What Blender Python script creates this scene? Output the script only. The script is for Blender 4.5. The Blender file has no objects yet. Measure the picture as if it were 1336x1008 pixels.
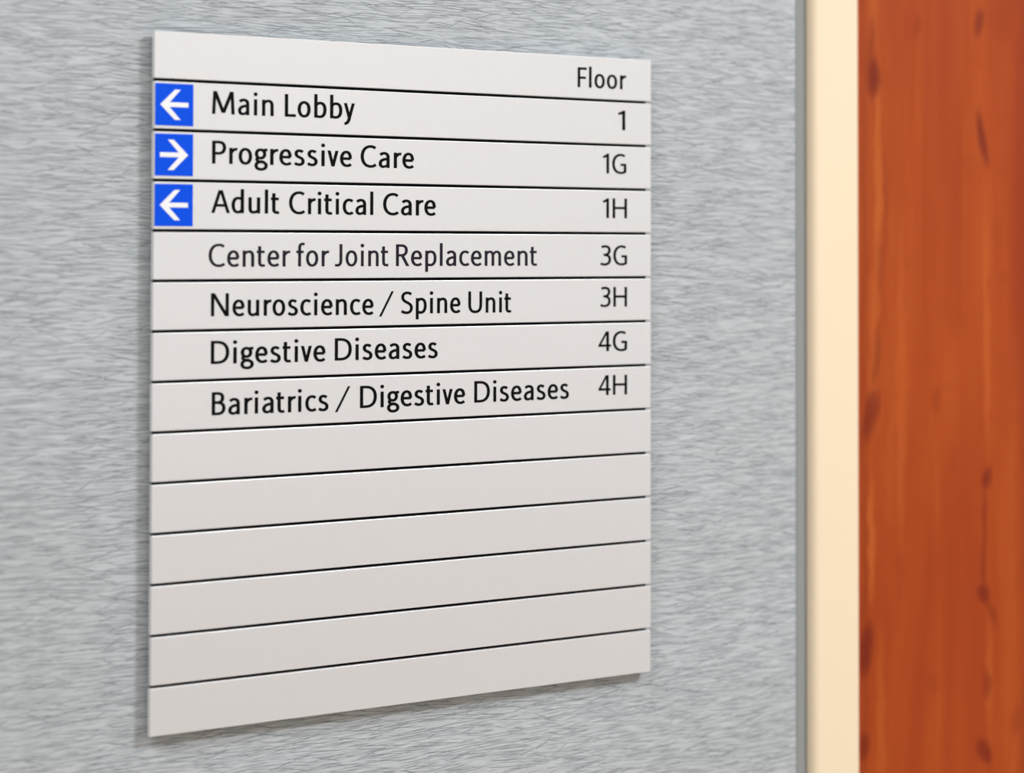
import bpy, bmesh, math, random
from mathutils import Vector, Matrix

# ------------------------------------------------------------------ camera, light, exposure
scene = bpy.context.scene
C = scene.collection
PI = math.pi
Z0 = 1.70                      # height of the sign's top edge above the floor
PITCH = 0.03175                # one strip of the sign
SIGN_W = 0.38875
FACE = -0.0085                 # front face of the sign (wall surface is y = 0, the corridor is y < 0)

yaw, pitch, roll = 0.574392, 0.024451, 0.002086
fw = Vector((math.sin(yaw)*math.cos(pitch), math.cos(yaw)*math.cos(pitch), math.sin(pitch)))
rt = Vector((math.cos(yaw), -math.sin(yaw), 0.0))
up = rt.cross(fw)
c_, s_ = math.cos(roll), math.sin(roll)
rt2 = rt*c_ + up*s_
up2 = up*c_ - rt*s_
cam_d = bpy.data.cameras.new('camera')
cam = bpy.data.objects.new('camera', cam_d)
C.objects.link(cam)
M3 = Matrix((rt2, up2, -fw)).transposed()
cam.matrix_world = Matrix.Translation((-0.543923, -1.255153 + FACE, Z0 - 0.136643)) @ M3.to_4x4()
cam_d.sensor_width = 36.0
cam_d.lens = 2800.0/1336.0*36.0
cam_d.shift_y = -250.89/1336.0
cam_d.clip_start = 0.01
cam_d.dof.use_dof = True
cam_d.dof.focus_distance = 1.452
cam_d.dof.aperture_fstop = 3.5
scene.camera = cam

scene.view_settings.view_transform = 'Standard'
scene.view_settings.look = 'None'
scene.view_settings.gamma = 1.0
scene.view_settings.use_curve_mapping = False
scene.view_settings.exposure = 0.0

world = bpy.data.worlds.new('world')
scene.world = world
world.use_nodes = True
world.node_tree.nodes['Background'].inputs[0].default_value = (0.9, 0.95, 1.0, 1)
world.node_tree.nodes['Background'].inputs[1].default_value = 0.10

CEIL = 2.90
def ceiling_area(x, y, sx, sy, watt, col=(0.965, 1.0, 1.045)):
    l = bpy.data.lights.new('ceiling_lamp', 'AREA')
    l.shape = 'RECTANGLE'; l.size = sx; l.size_y = sy
    l.energy = watt; l.color = col
    o = bpy.data.objects.new('ceiling_lamp', l); C.objects.link(o)
    o.location = (x, y, CEIL - 0.03)
    return o
LIGHTS = [(1.35, -1.65, 0.55, 0.55, 60.0), (-1.2, -0.95, 1.2, 0.6, 30.5), (3.4, -1.65, 0.6, 0.6, 8.0)]
for a in LIGHTS:
    ceiling_area(*a)

# ------------------------------------------------------------------ helpers
def lin(r, g, b):
    def f(v):
        v /= 255.0
        return v/12.92 if v <= 0.04045 else ((v + 0.055)/1.055)**2.4
    return (f(r), f(g), f(b), 1.0)

def new_mat(name):
    m = bpy.data.materials.new(name)
    m.use_nodes = True
    nt = m.node_tree
    return m, nt, nt.nodes, nt.links, nt.nodes['Principled BSDF']

def plain(name, col, rough=0.5, spec=0.5, metallic=0.0, bump=0.0, bscale=300.0):
    m, nt, N, L, P = new_mat(name)
    tc = N.new('ShaderNodeTexCoord')
    no = N.new('ShaderNodeTexNoise')
    no.inputs['Scale'].default_value = bscale
    no.inputs['Detail'].default_value = 3
    L.new(tc.outputs['Object'], no.inputs['Vector'])
    mx = N.new('ShaderNodeMix'); mx.data_type = 'RGBA'
    mx.inputs['A'].default_value = tuple(v*0.985 for v in col[:3]) + (1,)
    mx.inputs['B'].default_value = tuple(min(1, v*1.015) for v in col[:3]) + (1,)
    L.new(no.outputs['Fac'], mx.inputs['Factor'])
    L.new(mx.outputs['Result'], P.inputs['Base Color'])
    P.inputs['Roughness'].default_value = rough
    P.inputs['Specular IOR Level'].default_value = spec
    P.inputs['Metallic'].default_value = metallic
    if bump:
        b = N.new('ShaderNodeBump')
        b.inputs['Strength'].default_value = bump
        b.inputs['Distance'].default_value = 0.0005
        L.new(no.outputs['Fac'], b.inputs['Height'])
        L.new(b.outputs['Normal'], P.inputs['Normal'])
    return m

def obj(name, bm, mats, parent=None, loc=None, smooth=False):
    me = bpy.data.meshes.new(name)
    bmesh.ops.recalc_face_normals(bm, faces=bm.faces[:])
    bm.to_mesh(me); bm.free()
    if not isinstance(mats, (list, tuple)): mats = [mats]
    for m in mats: me.materials.append(m)
    if smooth:
        for p in me.polygons: p.use_smooth = True
    o = bpy.data.objects.new(name, me)
    C.objects.link(o)
    if parent: o.parent = parent
    if loc: o.location = loc
    return o

def struct(name, bm, mats, label=None):
    o = obj(name, bm, mats)
    o['kind'] = 'structure'
    if label: o['label'] = label
    return o

def add_box(bm, x0, x1, y0, y1, z0, z1):
    v = [bm.verts.new((x, y, z)) for x in (x0, x1) for y in (y0, y1) for z in (z0, z1)]
    for f in ((0,1,3,2), (4,6,7,5), (0,4,5,1), (2,3,7,6), (0,2,6,4), (1,5,7,3)):
        bm.faces.new([v[i] for i in f])

def bevel_all(bm, w, seg=2):
    bmesh.ops.bevel(bm, geom=bm.edges[:], offset=w, segments=seg, affect='EDGES', profile=0.5)

def extrude_profile(bm, prof, z0, z1):
    """closed (x, y) profile swept vertically"""
    a = [bm.verts.new((x, y, z0)) for x, y in prof]
    b = [bm.verts.new((x, y, z1)) for x, y in prof]
    n = len(prof)
    for i in range(n):
        j = (i + 1) % n
        bm.faces.new((a[i], a[j], b[j], b[i]))
    bm.faces.new(a); bm.faces.new(b[::-1])

# ------------------------------------------------------------------ materials
def wall_material():
    m, nt, N, L, P = new_mat('grey_blue_fibre_wallcovering')
    tc = N.new('ShaderNodeTexCoord')
    def mapped(rot, sx, sz, off):
        mp = N.new('ShaderNodeMapping')
        mp.vector_type = 'POINT'
        # rotate first, in a node of its own, then stretch
        r = N.new('ShaderNodeMapping')
        r.inputs['Rotation'].default_value = (0, math.radians(rot), 0)
        r.inputs['Location'].default_value = (off, 0, off*0.37)
        L.new(tc.outputs['Object'], r.inputs['Vector'])
        mp.inputs['Scale'].default_value = (sx, 1.0, sz)
        L.new(r.outputs['Vector'], mp.inputs['Vector'])
        return mp.outputs['Vector']
    def noise(vec, detail=2.0, dist=0.0, rough=0.5):
        n = N.new('ShaderNodeTexNoise')
        n.inputs['Scale'].default_value = 1.0
        n.inputs['Detail'].default_value = detail
        n.inputs['Roughness'].default_value = rough
        n.inputs['Distortion'].default_value = dist
        L.new(vec, n.inputs['Vector'])
        return n.outputs['Fac']
    def math_(op, a, b=None):
        n = N.new('ShaderNodeMath'); n.operation = op
        for i, v in enumerate((a, b)):
            if v is None: continue
            if isinstance(v, (int, float)): n.inputs[i].default_value = v
            else: L.new(v, n.inputs[i])
        return n.outputs[0]
    def mrange(v, a, b, c=0.0, d=1.0):
        n = N.new('ShaderNodeMapRange')
        n.interpolation_type = 'SMOOTHSTEP'
        for i, k in enumerate((a, b, c, d)): n.inputs[1 + i].default_value = k
        L.new(v, n.inputs[0])
        return n.outputs[0]
    # long hair-thin dark threads, wandering and broken, laid in several slightly different directions
    hairs = None
    for rot, nl, wob, off, w, thr, k in ((0, 620, 3.2, 0.0, .20, .47, .65), (4, 500, 2.8, 3.1, .15, .49, .85), (-5, 500, 2.8, 7.7, .15, .49, .85),
                                         (1, 700, 3.6, 12.3, .22, .50, .6), (13, 190, 1.3, 17.0, .068, .55, .85), (-12, 190, 1.3, 23.0, .068, .55, .85),
                                         (29, 90, 0.9, 29.0, .032, .60, .8), (-26, 90, 0.9, 35.0, .032, .60, .8)):
        r = N.new('ShaderNodeMapping')
        r.inputs['Rotation'].default_value = (0, math.radians(rot), 0)
        r.inputs['Location'].default_value = (off, 0, off*0.37)
        L.new(tc.outputs['Object'], r.inputs['Vector'])
        sp = N.new('ShaderNodeSeparateXYZ'); L.new(r.outputs['Vector'], sp.inputs[0])
        drift = noise(mapped(rot, 16, 60, off + 9), 1.5)
        ph = math_('ADD', math_('MULTIPLY', sp.outputs['Z'], nl), math_('MULTIPLY', drift, wob))
        idx = math_('FLOOR', ph)
        wn = N.new('ShaderNodeTexWhiteNoise'); wn.noise_dimensions = '1D'
        L.new(idx, wn.inputs['W'])
        f = math_('ADD', math_('SUBTRACT', math_('FRACT', ph), 0.5), math_('MULTIPLY', math_('SUBTRACT', wn.outputs['Value'], 0.5), 0.5))
        line = mrange(math_('ABSOLUTE', f), w*0.35, w, 1.0, 0.0)
        cv = N.new('ShaderNodeCombineXYZ')
        L.new(math_('MULTIPLY', sp.outputs['X'], 38.0), cv.inputs[0])
        L.new(math_('MULTIPLY', idx, 5.37), cv.inputs[1])
        cv.inputs[2].default_value = off
        gate = mrange(noise(cv.outputs[0], 1.0), thr, thr + .10, 0.0, k)
        line = math_('MULTIPLY', line, gate)
        hairs = line if hairs is None else math_('MAXIMUM', hairs, line)
    fine = noise(mapped(0, 50, 900, 31.0), 1.5, 0.0, 0.55)
    mid = noise(mapped(0, 24, 190, 51.0), 1.0)
    big = noise(mapped(0, 5, 6, 71.0), 2.0)
    def ramp(fac, c0, c1):
        mx = N.new('ShaderNodeMix'); mx.data_type = 'RGBA'
        mx.inputs['A'].default_value = c0; mx.inputs['B'].default_value = c1
        L.new(fac, mx.inputs['Factor'])
        return mx.outputs['Result']
    col = ramp(mrange(fine, .3, .7), lin(189, 195, 198), lin(204, 209, 212))
    def mulcol(c, fac, amt):
        n = N.new('ShaderNodeMix'); n.data_type = 'RGBA'; n.blend_type = 'MULTIPLY'
        L.new(c, n.inputs['A']); n.inputs['B'].default_value = amt
        L.new(fac, n.inputs['Factor'])
        return n.outputs['Result']
    col = mulcol(col, mrange(mid, .35, .7), (.965, .97, .975, 1))
    col = mulcol(col, mrange(big, .4, .65), (.97, .96, .955, 1))
    col = mulcol(col, hairs, lin(150, 154, 159))
    L.new(col, P.inputs['Base Color'])
    P.inputs['Roughness'].default_value = 0.62
    P.inputs['Specular IOR Level'].default_value = 0.3
    h = math_('SUBTRACT', math_('MULTIPLY', fine, 0.6), math_('MULTIPLY', hairs, 0.5))
    b = N.new('ShaderNodeBump')
    b.inputs['Strength'].default_value = 0.22
    b.inputs['Distance'].default_value = 0.0006
    L.new(h, b.inputs['Height'])
    L.new(b.outputs['Normal'], P.inputs['Normal'])
    return m

# dark figure flecks of the veneer, and two long dark bands: x, height, half width, half height, slant, strength
FLECKS_AND_BANDS = [(.6325, 1.700, .0065, .0150, .0, .85), (.6300, 1.725, .0030, .022, .15, .4), (.7500, 1.750, .0050, .0110, .15, .75), (.7535, 1.655, .0048, .020, -.22, .9),
          (.6290, 1.430, .0070, .0180, .2, .8), (.6350, 1.475, .0035, .022, .1, .5), (.7585, 1.372, .0050, .0080, .2, .8), (.7555, 1.338, .0026, .026, .0, .55),
          (.7545, 1.302, .0026, .020, .0, .6), (.7545, 1.277, .0062, .0075, -.3, .85), (.7625, 1.262, .0035, .010, -.5, .45), (.6245, 1.243, .0060, .0190, .12, .9),
          (.6220, 1.168, .0055, .0100, .0, .8), (.7530, 1.148, .0060, .0100, -.4, .8), (.7575, 1.202, .0045, .0100, .0, .5), (.6600, 1.30, .004, .02, .0, .15),
          (.7000, 1.44, .004, .010, .1, .25), (.6800, 1.745, .004, .008, .2, .3), (.6400, 1.55, .004, .02, .0, .35), (.7950, 1.17, .008, .014, .1, .4),
          (.7200, 1.39, .003, .010, .0, .25), (.8080, 1.45, .014, .60, .0, .35), (.6225, 1.45, .0030, .50, .0, .25), (.6450, 1.60, .0025, .04, .0, .25)]
STREAKS = [(.6375, 1.62, .0035, .075, .0, .8), (.6330, 1.49, .0040, .07, .02, .6), (.7580, 1.50, .003, .08, .0, .5), (.6290, 1.33, .004, .04, .0, .8),
           (.6620, 1.45, .004, .12, .0, .35), (.7610, 1.20, .003, .05, .0, .4), (.6390, 1.19, .004, .06, .0, .4), (.6340, 1.76, .0035, .03, .0, .5)]
def wood_material():
    m, nt, N, L, P = new_mat('reddish_cherry_veneer')
    tc = N.new('ShaderNodeTexCoord')
    def mp(sx, sz, off=0.0):
        n = N.new('ShaderNodeMapping')
        n.inputs['Scale'].default_value = (sx, 1, sz)
        n.inputs['Location'].default_value = (off, 0, off*.7)
        L.new(tc.outputs['Object'], n.inputs['Vector'])
        return n.outputs['Vector']
    def noise(vec, detail=3.0, dist=0.0):
        n = N.new('ShaderNodeTexNoise')
        n.inputs['Scale'].default_value = 1.0; n.inputs['Detail'].default_value = detail
        n.inputs['Distortion'].default_value = dist
        L.new(vec, n.inputs['Vector'])
        return n.outputs['Fac']
    def math_(op, a, b=None):
        n = N.new('ShaderNodeMath'); n.operation = op
        for i, v in enumerate((a, b)):
            if v is None: continue
            if isinstance(v, (int, float)): n.inputs[i].default_value = v
            else: L.new(v, n.inputs[i])
        return n.outputs[0]
    def mrange(v, a, b, c=0.0, d=1.0):
        n = N.new('ShaderNodeMapRange'); n.interpolation_type = 'SMOOTHSTEP'
        for i, k in enumerate((a, b, c, d)): n.inputs[1 + i].default_value = k
        L.new(v, n.inputs[0])
        return n.outputs[0]
    def mix(a, b, fac):
        n = N.new('ShaderNodeMix'); n.data_type = 'RGBA'
        for k, v in (('A', a), ('B', b), ('Factor', fac)):
            if isinstance(v, (tuple, float)): n.inputs[k].default_value = v
            else: L.new(v, n.inputs[k])
        return n.outputs['Result']
    broad = noise(mp(26, 2.2), 3.0, 0.6)
    grain = noise(mp(260, 9, 5.0), 3.0, 0.2)
    wave = noise(mp(40, 30, 9.0), 2.0, 1.0)
    col = mix(WOOD_DARK, WOOD_LIGHT, mrange(broad, .32, .68))
    col = mix(col, WOOD_MID, math_('MULTIPLY', mrange(grain, .35, .65), 0.55))
    col = mix(col, WOOD_DARK, math_('MULTIPLY', mrange(wave, .5, .75), 0.35))
    sep = N.new('ShaderNodeSeparateXYZ')
    L.new(tc.outputs['Object'], sep.inputs[0])
    wob = math_('MULTIPLY', math_('SUBTRACT', noise(mp(60, 40, 2.0), 2.0), 0.5), 0.010)
    X = math_('ADD', sep.outputs['X'], wob)
    Zc = sep.outputs['Z']
    def spots(lst):
        tot = None
        for fx, fz, rx, rz, sl, k in lst:
            dz = math_('SUBTRACT', Zc, fz)
            dx = math_('SUBTRACT', math_('SUBTRACT', X, fx), math_('MULTIPLY', dz, sl))
            a = math_('POWER', math_('ABSOLUTE', math_('DIVIDE', dx, rx)), 2.0)
            b = math_('POWER', math_('ABSOLUTE', math_('DIVIDE', dz, rz)), 2.0)
            e = math_('MULTIPLY', mrange(math_('ADD', a, b), 0.0, 2.4, 1.0, 0.0), k)
            tot = e if tot is None else math_('MAXIMUM', tot, e)
        return tot
    col = mix(col, WOOD_PALE, spots(STREAKS))
    tot = spots(FLECKS_AND_BANDS)
    # the same figure elsewhere on the leaf, off the part seen here
    cells = noise(mp(18, 7, 30.0), 1.0, 0.5)
    col = mix(col, WOOD_FLECK, math_('MULTIPLY', tot, 0.9))
    col = mix(col, WOOD_FLECK, math_('MULTIPLY', mrange(cells, .70, .82), 0.5))
    L.new(col, P.inputs['Base Color'])
    P.inputs['Roughness'].default_value = 0.42
    P.inputs['Specular IOR Level'].default_value = 0.2
    return m

WOOD_PALE = lin(196, 98, 40)
WOOD_LIGHT = lin(180, 81, 29)
WOOD_MID = lin(168, 68, 24)
WOOD_DARK = lin(160, 62, 22)
WOOD_FLECK = lin(117, 33, 20)
M_wall = wall_material()
M_wood = wood_material()
M_cream = plain('cream_enamel', lin(248, 228, 197), 0.45, 0.4)
M_sign = plain('satin_off_white_strip', lin(231, 230, 230), 0.31, 0.5, metallic=0.22)
M_back = plain('black_backing', lin(8, 8, 10), 0.7, 0.1)
M_black = plain('black_print', lin(6, 5, 7), 0.6, 0.1)
M_greyblack = plain('faded_black_print', lin(40, 33, 44), 0.6, 0.1)
M_blue = plain('bright_blue_vinyl', lin(0, 82, 234), 0.5, 0.12)
M_white = plain('white_vinyl', lin(250, 250, 250), 0.45, 0.4)
M_floor = plain('pale_vinyl_floor', lin(205, 188, 168), 0.35, 0.4, bscale=20)
M_ceil = plain('white_ceiling', lin(235, 235, 232), 0.8, 0.2, bump=.3, bscale=200)
M_paint = plain('off_white_wall_paint', lin(222, 220, 216), 0.7, 0.3)
M_base = plain('grey_rubber_base', lin(90, 92, 96), 0.5, 0.4)
M_refl = plain('brown_reflection_tone', lin(122, 96, 74), 0.5, 0.3)
M_shade = plain('grey_shadow_tone', lin(148, 151, 150), 0.7, 0.2, bump=.3, bscale=400)

# ------------------------------------------------------------------ the setting
XL, XR, YF = -3.2, 4.2, -3.0
FX0, FX1 = 0.5427, 0.5884               # left leg of the door frame
DW = 0.93                                # door leaf width
RX0 = FX1 + DW + 0.006                   # right leg of the frame
RX1 = RX0 + (FX1 - FX0)
HEAD = 2.08
WT = 0.12
bm = bmesh.new()
def wall_piece(x0, x1, z0, z1): add_box(bm, x0, x1, 0.0, WT, z0, z1)
wall_piece(XL, FX0 - 0.0003, 0, CEIL)
wall_piece(RX1 + 0.0003, XR, 0, CEIL)
wall_piece(FX0 - 0.0003, RX1 + 0.0003, HEAD + 0.0460, CEIL)
struct('wall_back', bm, M_wall, 'wall in blue grey fibre wallcovering')
bm = bmesh.new(); add_box(bm, XL, XR, YF - .1, YF, 0, CEIL); struct('wall_front', bm, M_paint)
bm = bmesh.new(); add_box(bm, XL - .1, XL, YF - .1, WT, 0, CEIL); struct('wall_left', bm, M_paint)
bm = bmesh.new(); add_box(bm, XR, XR + .1, YF - .1, WT, 0, CEIL); struct('wall_right', bm, M_paint)
bm = bmesh.new(); add_box(bm, XL - .1, XR + .1, YF - .1, 0.6, -.1, 0); struct('floor', bm, M_floor)
bm = bmesh.new(); add_box(bm, XL - .1, XR + .1, YF - .1, WT, CEIL, CEIL + .1); struct('ceiling', bm, M_ceil)

# cream hollow-metal door frame: two legs and a head, rounded outer arris, rabbet with stop
def leg_profile(x0, x1, s):
    """profile of the left leg (s = 1); mirrored for the right one"""
    w = x1 - x0
    r = 0.0060
    p = [(0, WT), (0, -0.010 + r)]
    for k in range(1, 6):
        a = k/6*PI/2
        p.append((r - r*math.cos(a), -0.010 + r - r*math.sin(a)))
    p += [(r, -0.010), (w - .0015, -0.010), (w - .0005, -0.0096), (w, -0.0085), (w, 0.070), (w + .016, 0.070), (w + .016, WT)]
    if s > 0: return [(x0 + a, b) for a, b in p]
    return [(x1 - a, b) for a, b in p]
bm = bmesh.new()
extrude_profile(bm, leg_profile(FX0, FX1, 1), 0, HEAD + 0.0457)
extrude_profile(bm, leg_profile(RX0, RX1, -1), 0, HEAD + 0.0457)
add_box(bm, FX1, RX0, -0.010, WT, HEAD, HEAD + 0.0457)
struct('trim_1', bm, M_cream, 'cream painted metal door frame')
bm = bmesh.new(); add_box(bm, FX1 + .003, RX0 - .003, 0.0215, 0.0665, 0.006, HEAD - .003)
bevel_all(bm, .0012)
struct('door_1', bm, M_wood, 'reddish cherry wood door leaf')
# grey strip added to widen the frame's shadow on the wallcovering
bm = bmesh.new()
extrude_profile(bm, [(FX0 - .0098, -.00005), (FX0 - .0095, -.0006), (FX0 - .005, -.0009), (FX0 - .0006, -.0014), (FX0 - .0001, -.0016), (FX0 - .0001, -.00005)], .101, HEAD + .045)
struct('frame_shadow_strip', bm, M_shade, 'grey strip imitating shadow along the cream door frame')
bm = bmesh.new(); add_box(bm, XL, XR, YF, YF + .015, 0, 1.05); struct('reflection_panel', bm, M_refl)  # unseen panel added to darken and warm the sign's lower reflection
bm = bmesh.new(); add_box(bm, XL, FX0 - .0004, -.004, 0, 0, .10); bevel_all(bm, .001, 1); struct('baseboard_back', bm, M_base)

# ------------------------------------------------------------------ lettering: outlines drawn with an elliptic pen, in cap heights
SV, SH = 0.146, 0.122                    # stem and bar thickness
H = SV/2
G = {}                                   # glyph -> (left bearing, right bearing, strokes)
def S(path, k0=1.0, k1=1.0): return ('s', path, k0, k1)
def PB(x0, y0, x1, y1, w=0.145): return ('b', x0, y0, x1, y1, w)       # slanted bar with level ends
def DOT(x, y, r=.088): return ('d', x, y, r)
def EL(x, y, rx, ry): return ('e', x, y, rx, ry)
ST, RD, DG = .100, .058, .020
BOWL_P = 'M .07 .555 C .12 .63 .19 .665 .27 .665 C .41 .665 .475 .54 .475 .36 C .475 .16 .385 .047 .25 .047 C .18 .047 .12 .065 .07 .10'
BOWL_D = 'M .465 .60 C .41 .645 .35 .665 .29 .665 C .15 .665 .07 .54 .07 .355 C .07 .16 .15 .047 .27 .047 C .35 .047 .42 .09 .465 .17'
G['n'] = (ST, ST-.01, [S('M .07 0 L .07 .71'), S('M .085 .50 C .13 .62 .20 .662 .285 .662 C .40 .662 .445 .58 .445 .45 L .445 0', .55)])
G['m'] = (ST, ST-.01, [S('M .07 0 L .07 .71'), S('M .085 .50 C .13 .62 .19 .662 .265 .662 C .37 .662 .41 .58 .41 .45 L .41 0', .55),
                   S('M .42 .48 C .46 .61 .53 .662 .605 .662 C .71 .662 .75 .58 .75 .45 L .75 0', .55)])
G['r'] = (ST, -.015, [S('M .07 0 L .07 .71'), S('M .085 .46 C .12 .58 .20 .675 .345 .650', .6)])
G['u'] = (ST-.01, ST, [S('M .07 .71 L .07 .25 C .07 .11 .12 .047 .22 .047 C .32 .047 .40 .11 .43 .20', 1, .6), S('M .44 .71 L .44 0')])
G['i'] = (ST, ST, [S('M .07 0 L .07 .71'), DOT(.07, .935)])
G['l'] = (ST, ST, [S('M .07 0 L .07 1.06')])
G['t'] = (.02, .03, [S('M .15 .90 L .15 .21 C .15 .09 .20 .047 .28 .047 C .32 .047 .35 .055 .38 .072'), S('M .02 .652 L .37 .652')])
G['o'] = (RD, RD, [EL(.285, .355, .215, .31)])
G['e'] = (RD, RD-.01, [S('M .08 .365 L .475 .365'), S('M .462 .365 C .465 .56 .40 .665 .28 .665 C .15 .665 .07 .54 .07 .35 C .07 .16 .17 .047 .31 .047 C .38 .047 .44 .07 .495 .115')])
G['a'] = (.065, ST-.01, [S('M .075 .585 C .13 .64 .19 .665 .25 .665 C .36 .665 .425 .60 .425 .48 L .425 0'),
                     S('M .42 .405 C .22 .40 .07 .34 .07 .19 C .07 .10 .13 .047 .21 .047 C .30 .047 .38 .11 .42 .20', 1, .6)])
G['c'] = (RD, .01, [S('M .455 .605 C .40 .645 .35 .665 .295 .665 C .15 .665 .07 .54 .07 .355 C .07 .17 .16 .047 .305 .047 C .37 .047 .42 .065 .465 .11')])
G['s'] = (.05, .05, [S('M .375 .605 C .33 .645 .28 .666 .225 .666 C .14 .666 .085 .61 .085 .535 C .085 .45 .14 .41 .225 .375 C .325 .335 .39 .29 .39 .195 C .39 .10 .32 .045 .22 .045 C .15 .045 .09 .065 .03 .115')])
G['v'] = (.01, .01, [PB(.075, .71, .25, 0, .14), PB(.425, .71, .25, 0, .14)])
G['y'] = (.01, .01, [PB(.075, .71, .26, .02, .14), PB(.435, .71, .245, .0, .14), S('M .262 .05 C .21 -.13 .16 -.215 .035 -.222')])
G['g'] = (.04, .0, [EL(.25, .475, .175, .185), S('M .36 .62 C .42 .66 .46 .655 .545 .655', .8, 1),
                 S('M .155 .335 C .06 .26 .08 .165 .19 .145', .8, .9), S('M .16 .15 C .26 .13 .32 .145 .38 .128', .9, .9), EL(.275, -.04, .215, .165)])
G['f'] = (.02, -.01, [S('M .395 .985 C .36 1.0 .33 1.005 .30 1.005 C .21 1.005 .17 .94 .17 .82 L .17 0'), S('M .02 .652 L .355 .652')])
G['p'] = (ST, RD, [S('M .07 -.27 L .07 .71'), S(BOWL_P)])
G['b'] = (ST, RD, [S('M .07 0 L .07 1.06'), S(BOWL_P)])
G['d'] = (RD, ST, [S('M .465 0 L .465 1.06'), S(BOWL_D)])
G['M'] = (ST-.02, ST-.02, [PB(.075, 0, .125, 1, .14), PB(.925, 0, .875, 1, .14), PB(.135, 1, .50, .06, .16), PB(.865, 1, .50, .06, .16)])
G['L'] = (ST, .02, [S('M .07 0 L .07 1'), S('M .07 .058 L .48 .058')])
G['P'] = (ST, .03, [S('M .07 0 L .07 1'), S('M .07 .942 L .28 .942 C .43 .942 .515 .86 .515 .71 C .515 .55 .43 .455 .27 .455 L .07 .455')])
G['R'] = (ST, .02, [S('M .07 0 L .07 1'), S('M .07 .942 L .27 .942 C .41 .942 .49 .86 .49 .725 C .49 .58 .41 .495 .26 .495 L .07 .495'), PB(.295, .49, .555, 0, .165)])
G['C'] = (RD+.01, .02, [S('M .665 .875 C .60 .93 .53 .955 .45 .955 C .22 .955 .07 .77 .07 .50 C .07 .23 .22 .045 .45 .045 C .54 .045 .62 .075 .685 .135')])
G['A'] = (.01, .01, [PB(.075, 0, .385, 1, .14), PB(.735, 0, .425, 1, .14), S('M .17 .335 L .64 .335')])
G['J'] = (.03, ST, [S('M .30 1 L .30 .27 C .30 .12 .24 .047 .14 .047 C .09 .047 .05 .05 .015 .058')])
G['N'] = (ST, ST, [S('M .07 0 L .07 1'), S('M .71 0 L .71 1'), PB(.082, 1, .698, 0, .165)])
G['S'] = (.05, .05, [S('M .52 .885 C .45 .935 .385 .957 .315 .957 C .17 .957 .09 .87 .09 .765 C .09 .63 .18 .575 .30 .52 C .44 .455 .53 .40 .53 .265 C .53 .12 .43 .043 .29 .043 C .20 .043 .12 .065 .035 .125')])
G['U'] = (ST-.01, ST-.01, [S('M .07 1 L .07 .38 C .07 .15 .18 .045 .365 .045 C .55 .045 .66 .15 .66 .38 L .66 1')])
G['D'] = (ST, RD, [S('M .07 0 L .07 1'), S('M .07 .942 L .27 .942 C .55 .942 .70 .78 .70 .50 C .70 .22 .55 .058 .27 .058 L .07 .058')])
G['B'] = (ST, .05, [S('M .07 0 L .07 1'), S('M .07 .942 L .25 .942 C .39 .942 .46 .87 .46 .75 C .46 .62 .38 .545 .25 .545 L .07 .545'),
                S('M .22 .545 C .42 .545 .515 .45 .515 .31 C .515 .14 .41 .058 .25 .058 L .07 .058')])
G['F'] = (ST, .02, [S('M .07 0 L .07 1'), S('M .07 .942 L .50 .942'), S('M .07 .485 L .45 .485')])
G['1'] = (.03, ST, [S('M .27 0 L .27 1'), S('M .28 .945 C .20 .885 .12 .85 .015 .82', 1, .9)])
G['3'] = (.04, RD, [S('M .06 .915 C .14 .945 .20 .957 .27 .957 C .41 .957 .50 .88 .50 .76 C .50 .62 .39 .535 .24 .53 L .17 .53'),
                S('M .20 .53 C .41 .53 .52 .44 .52 .29 C .52 .13 .40 .043 .24 .043 C .15 .043 .08 .06 .01 .095')])
G['4'] = (.02, .03, [S('M .50 0 L .50 1'), PB(.06, .285, .475, 1, .125), S('M .01 .285 L .68 .285')])
G['G'] = (RD+.01, ST-.02, [S('M .68 .885 C .61 .935 .54 .955 .46 .955 C .23 .955 .07 .77 .07 .50 C .07 .22 .22 .045 .46 .045 C .56 .045 .64 .065 .715 .11'),
                S('M .70 .07 L .70 .505'), S('M .755 .455 L .46 .455')])
G['H'] = (ST, ST, [S('M .07 0 L .07 1'), S('M .72 0 L .72 1'), S('M .07 .515 L .72 .515')])
G['/'] = (.0, .0, [PB(.055, -.09, .705, 1.06, .12)])

def parse(path):
    t = path.split(); pts = []; i = 0; smooth = []
    while i < len(t):
        c = t[i]; i += 1
        if c in 'ML':
            pts.append((float(t[i]), float(t[i+1]))); i += 2
        else:
            q = [float(v) for v in t[i:i+6]]; i += 6
            p0 = pts[-1]
            n = 9
            for k in range(1, n + 1):
                u = k/n; v = 1 - u
                pts.append(tuple(v**3*p0[d] + 3*v*v*u*q[d] + 3*v*u*u*q[2+d] + u**3*q[4+d] for d in (0, 1)))
    out = [pts[0]]
    for p in pts[1:]:
        if math.hypot(p[0]-out[-1][0], p[1]-out[-1][1]) > 1e-4: out.append(p)
    return out

def pen(nx, ny, k):                      # half thickness across a stroke whose normal is (nx, ny)
    return k*0.5*math.sqrt((SV*nx)**2 + (SH*ny)**2)

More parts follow.
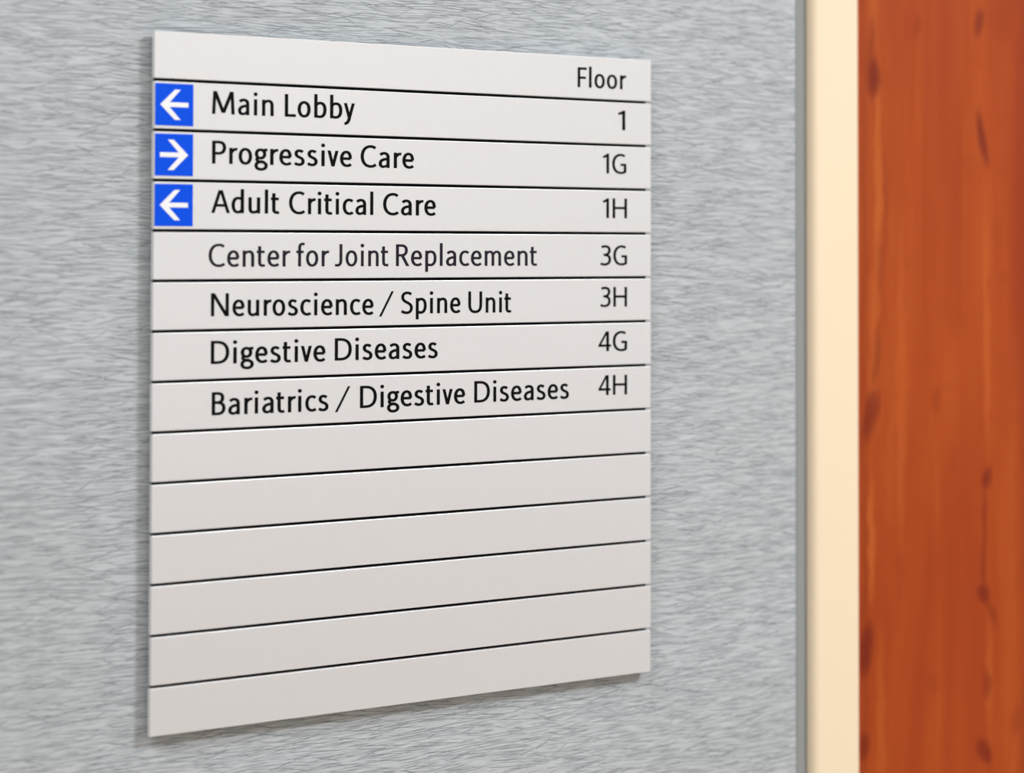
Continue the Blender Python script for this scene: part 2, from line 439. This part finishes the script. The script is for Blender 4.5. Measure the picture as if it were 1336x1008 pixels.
def polys(st, weight):
    """a stroke as (left outline, right outline), each the same length"""
    if st[0] == 's':
        pts = parse(st[1]); n = len(pts); L_, R_ = [], []
        for i, p in enumerate(pts):
            a = pts[max(0, i-1)]; b = pts[min(n-1, i+1)]
            dx, dy = b[0]-a[0], b[1]-a[1]; d = math.hypot(dx, dy)
            nx, ny = -dy/d, dx/d
            u = i/(n-1)
            k0, k1 = st[2], st[3]
            k = weight*(k0 + (1-k0)*min(1, u*2.6) if u < .5 else k1 + (1-k1)*min(1, (1-u)*2.6))
            h = pen(nx, ny, k)
            L_.append((p[0]+nx*h, p[1]+ny*h)); R_.append((p[0]-nx*h, p[1]-ny*h))
        return L_, R_, False
    if st[0] == 'b':
        x0, y0, x1, y1, w = st[1:]; w *= weight
        return [(x0-w/2, y0), (x1-w/2, y1)], [(x0+w/2, y0), (x1+w/2, y1)], False
    n = 28
    L_, R_ = [], []
    if st[0] == 'd':
        x, y, r = st[1:]
        for i in range(n):
            a = 2*PI*i/n
            L_.append((x + r*math.cos(a), y + r*.97*math.sin(a))); R_.append((x, y))
        return L_, None, True
    x, y, rx, ry = st[1:]
    n = 36
    for i in range(n):
        a = 2*PI*i/n
        ca, sa = math.cos(a), math.sin(a)
        # slightly squared ellipse
        e = 0.93
        px, py = math.copysign(abs(ca)**e, ca)*rx, math.copysign(abs(sa)**e, sa)*ry
        nx, ny = ca/rx, sa/ry; d = math.hypot(nx, ny); nx /= d; ny /= d
        h = pen(nx, ny, weight)
        L_.append((x+px+nx*h, y+py+ny*h)); R_.append((x+px-nx*h, y+py-ny*h))
    return L_, R_, True

T_INK = 0.00012
def draw_word(bm, text, x0, x1, cap, base, base1, weight=1.0):
    """letters standing on a baseline from (x0, base) to (x1, base1) on the strip face, x1 = right edge of the last letter"""
    items = []; x = 0.0
    lo, hi = 1e9, -1e9
    for i, ch in enumerate(text):
        lb, rb, sts = G[ch]
        ps = [polys(s, weight) for s in sts]
        gx = [p[0] for q in ps for l in q[:2] if l for p in l]
        if i: x += lb
        off = x - min(gx)
        items.append((off, ps))
        lo = min(lo, off + min(gx)); hi = max(hi, off + max(gx))
        x = off + max(gx) + rb
    sx = (x1 - x0)/(hi - lo)
    cnt = 0
    for off, ps in items:
        for L_, R_, closed in ps:
            cnt += 1
            t = T_INK + 0.0000025*(cnt % 7)
            def P(p, y):
                X = x0 + (p[0] + off - lo)*sx
                return bm.verts.new((X, y, base + (base1 - base)*(X - x0)/(x1 - x0) + p[1]*cap))
            yf, yb = FACE - t, FACE + 0.00002
            if R_ is None:
                f = [P(p, yf) for p in L_]; b = [P(p, yb) for p in L_]
                n = len(f)
                bm.faces.new(f)
                for i in range(n):
                    j = (i+1) % n; bm.faces.new((f[i], f[j], b[j], b[i]))
                continue
            lf = [P(p, yf) for p in L_]; rf = [P(p, yf) for p in R_]
            lb_ = [P(p, yb) for p in L_]; rb_ = [P(p, yb) for p in R_]
            n = len(lf)
            for i in range(n if closed else n-1):
                j = (i+1) % n
                bm.faces.new((lf[i], lf[j], rf[j], rf[i]))
                bm.faces.new((lf[i], lb_[i], lb_[j], lf[j]))
                bm.faces.new((rf[i], rf[j], rb_[j], rb_[i]))
            if not closed:
                bm.faces.new((lf[0], rf[0], rb_[0], lb_[0])); bm.faces.new((lf[-1], lb_[-1], rb_[-1], rf[-1]))
    return sx/cap

# ------------------------------------------------------------------ the directory sign
sign = bpy.data.objects.new('directory_sign', None)
C.objects.link(sign)
SX, SZ = SIGN_W/2, Z0 - 14*PITCH
sign.location = (SX, 0, SZ)
sign['label'] = 'off-white slatted hospital directory sign with blue arrow tiles mounted on the grey wall'
sign['category'] = 'sign'
TO_LOCAL = (-SX, 0, -SZ)
def part(name, bm, m, parent=sign, label=None):
    if parent is sign:
        bmesh.ops.translate(bm, verts=bm.verts[:], vec=TO_LOCAL)
    else:
        bmesh.ops.translate(bm, verts=bm.verts[:], vec=TO_LOCAL)
    o = obj(name, bm, m, parent)
    if label: o['label'] = label
    return o

bm = bmesh.new()
add_box(bm, .0030, SIGN_W - .0014, FACE + .0042, -.0002, SZ + .0030, Z0 - .0030)
bevel_all(bm, .0004, 1)
part('back_panel', bm, M_back, label='black back panel showing in the gaps between strips')

GAP = 0.0020
# per strip: words (text, x0, x1, baseline offset at both ends in mm), floor number, arrow direction
ROWS = {
    0: ([], ('Floor', .3238, .3665, 23.1, 23.1), None),
    1: ([('Main', .0397, .0835, 20.45, 20.42), ('Lobby', .0916, .1436, 20.39, 20.3)], ('1', .3592, .3656, 20.85, 20.85), -1),
    2: ([('Progressive', .0399, .1415, 20.5, 20.4), ('Care', .1481, .1893, 20.45, 20.5)], ('1G', .3458, .3666, 20.52, 20.54), 1),
    3: ([('Adult', .0395, .0882, 20.3, 20.3), ('Critical', .0950, .1579, 20.40, 20.43), ('Care', .1654, .2066, 20.41, 20.43)], ('1H', .3458, .3672, 20.8, 20.8), -1),
    4: ([('Center', .0379, .0961, 22.96, 22.96), ('for', .1005, .1247, 22.95, 22.95), ('Joint', .1289, .1699, 22.92, 22.92), ('Replacement', .1755, .2897, 22.92, 23.0)], ('3G', .3436, .3673, 22.9, 22.9), None),
    5: ([('Neuroscience', .0397, .1584, 22.75, 23.55), ('/', .1626, .1739, 23.5, 23.6), ('Spine', .1794, .2265, 23.25, 23.35), ('Unit', .2328, .2682, 23.45, 23.6)], ('3H', .3436, .3673, 20.83, 20.93), None),
    6: ([('Digestive', .0398, .1223, 21.4, 21.9), ('Diseases', .1292, .2084, 21.6, 21.9)], ('4G', .3420, .3674, 20.8, 21.0), None),
    7: ([('Bariatrics', .0406, .1247, 22.3, 22.7), ('/', .1295, .1410, 22.6, 22.6), ('Digestive', .1483, .2304, 21.9, 22.0), ('Diseases', .2378, .3167, 21.65, 21.65)], ('4H', .3421, .3674, 20.3, 20.6), None),
}
CAP, CAPN = .0147, .0142
rnd = random.Random(4)
for k in range(14):
    za = Z0 - k*PITCH - GAP/2
    zb = Z0 - (k + 1)*PITCH + GAP/2
    dx = [0, .0001, -.0001, .0002, 0, -.0001, .0001, -.0002, .0001, 0, .0002, -.0001, .0001, -.0004][k]
    bm = bmesh.new()
    add_box(bm, dx, SIGN_W + dx*.5, FACE, FACE + .0040, zb, za)
    bevel_all(bm, .0003, 2)
    words, num, arrow = ROWS.get(k, ([], None, None))
    txt = ' '.join(w[0] for w in words)
    if words:
        lab = 'off-white strip reading ' + txt + ', floor ' + num[0]
    elif num: lab = 'off-white header strip reading Floor'
    else: lab = None
    st = part('strip', bm, M_sign, label=lab)
    if words:
        bm = bmesh.new()
        for t, x0, x1, b0, b1 in words:
            q = draw_word(bm, t, x0, x1, CAP, Z0 - k*PITCH - b0/1000, Z0 - k*PITCH - b1/1000, .93 if k == 4 else 1.0)
            print('WORD', t, round(q, 3))
        part('lettering', bm, M_greyblack if k == 4 else M_black, st)
    if num:
        bm = bmesh.new()
        q = draw_word(bm, num[0], num[1], num[2], CAPN, Z0 - k*PITCH - num[3]/1000, Z0 - k*PITCH - num[4]/1000, .97)
        print('WORD', num[0], round(q, 3))
        part('heading' if k == 0 else 'floor_number', bm, M_black, st)
    if arrow:
        z1 = Z0 - k*PITCH - .0023; z0 = z1 - .0266
        x0, x1 = .00055, .02665
        bm = bmesh.new()
        add_box(bm, x0, x1, FACE - .00022, FACE + .00002, z0, z1)
        part('arrow_tile', bm, M_blue, st, 'bright blue tile')
        # arrow: shaft and a chevron head with level ends
        cx, cz = (x0 + x1)/2, (z0 + z1)/2
        w, hh = .0193, .0096           # overall length, half height of the head
        th = .0030
        d = arrow
        tip = cx + d*w/2
        bm = bmesh.new()
        def Q(u, v): return (cx + d*u, cz + v)
        s = .0050                       # level thickness of a head arm
        a = w/2; reach = .0102
        pts_head_up = [(a, 0), (a - s, 0), (a - s - reach + .0012, hh), (a - reach + .0002, hh)]
        shaft = [(-a, -th/2), (-a, th/2), (a - .0030, th/2), (a - .0030, -th/2)]
        for poly, tt in ((pts_head_up, 0), ([(u, -v) for u, v in pts_head_up], 1), (shaft, 2)):
            yy = FACE - .00030 - .000003*tt
            f = [bm.verts.new((Q(u, v)[0], yy, Q(u, v)[1])) for u, v in poly]
            b = [bm.verts.new((Q(u, v)[0], FACE - .00021, Q(u, v)[1])) for u, v in poly]
            bm.faces.new(f)
            for i in range(4):
                j = (i + 1) % 4; bm.faces.new((f[i], f[j], b[j], b[i]))
        part('arrow', bm, M_white, st, 'white arrow pointing ' + ('right' if d > 0 else 'left'))
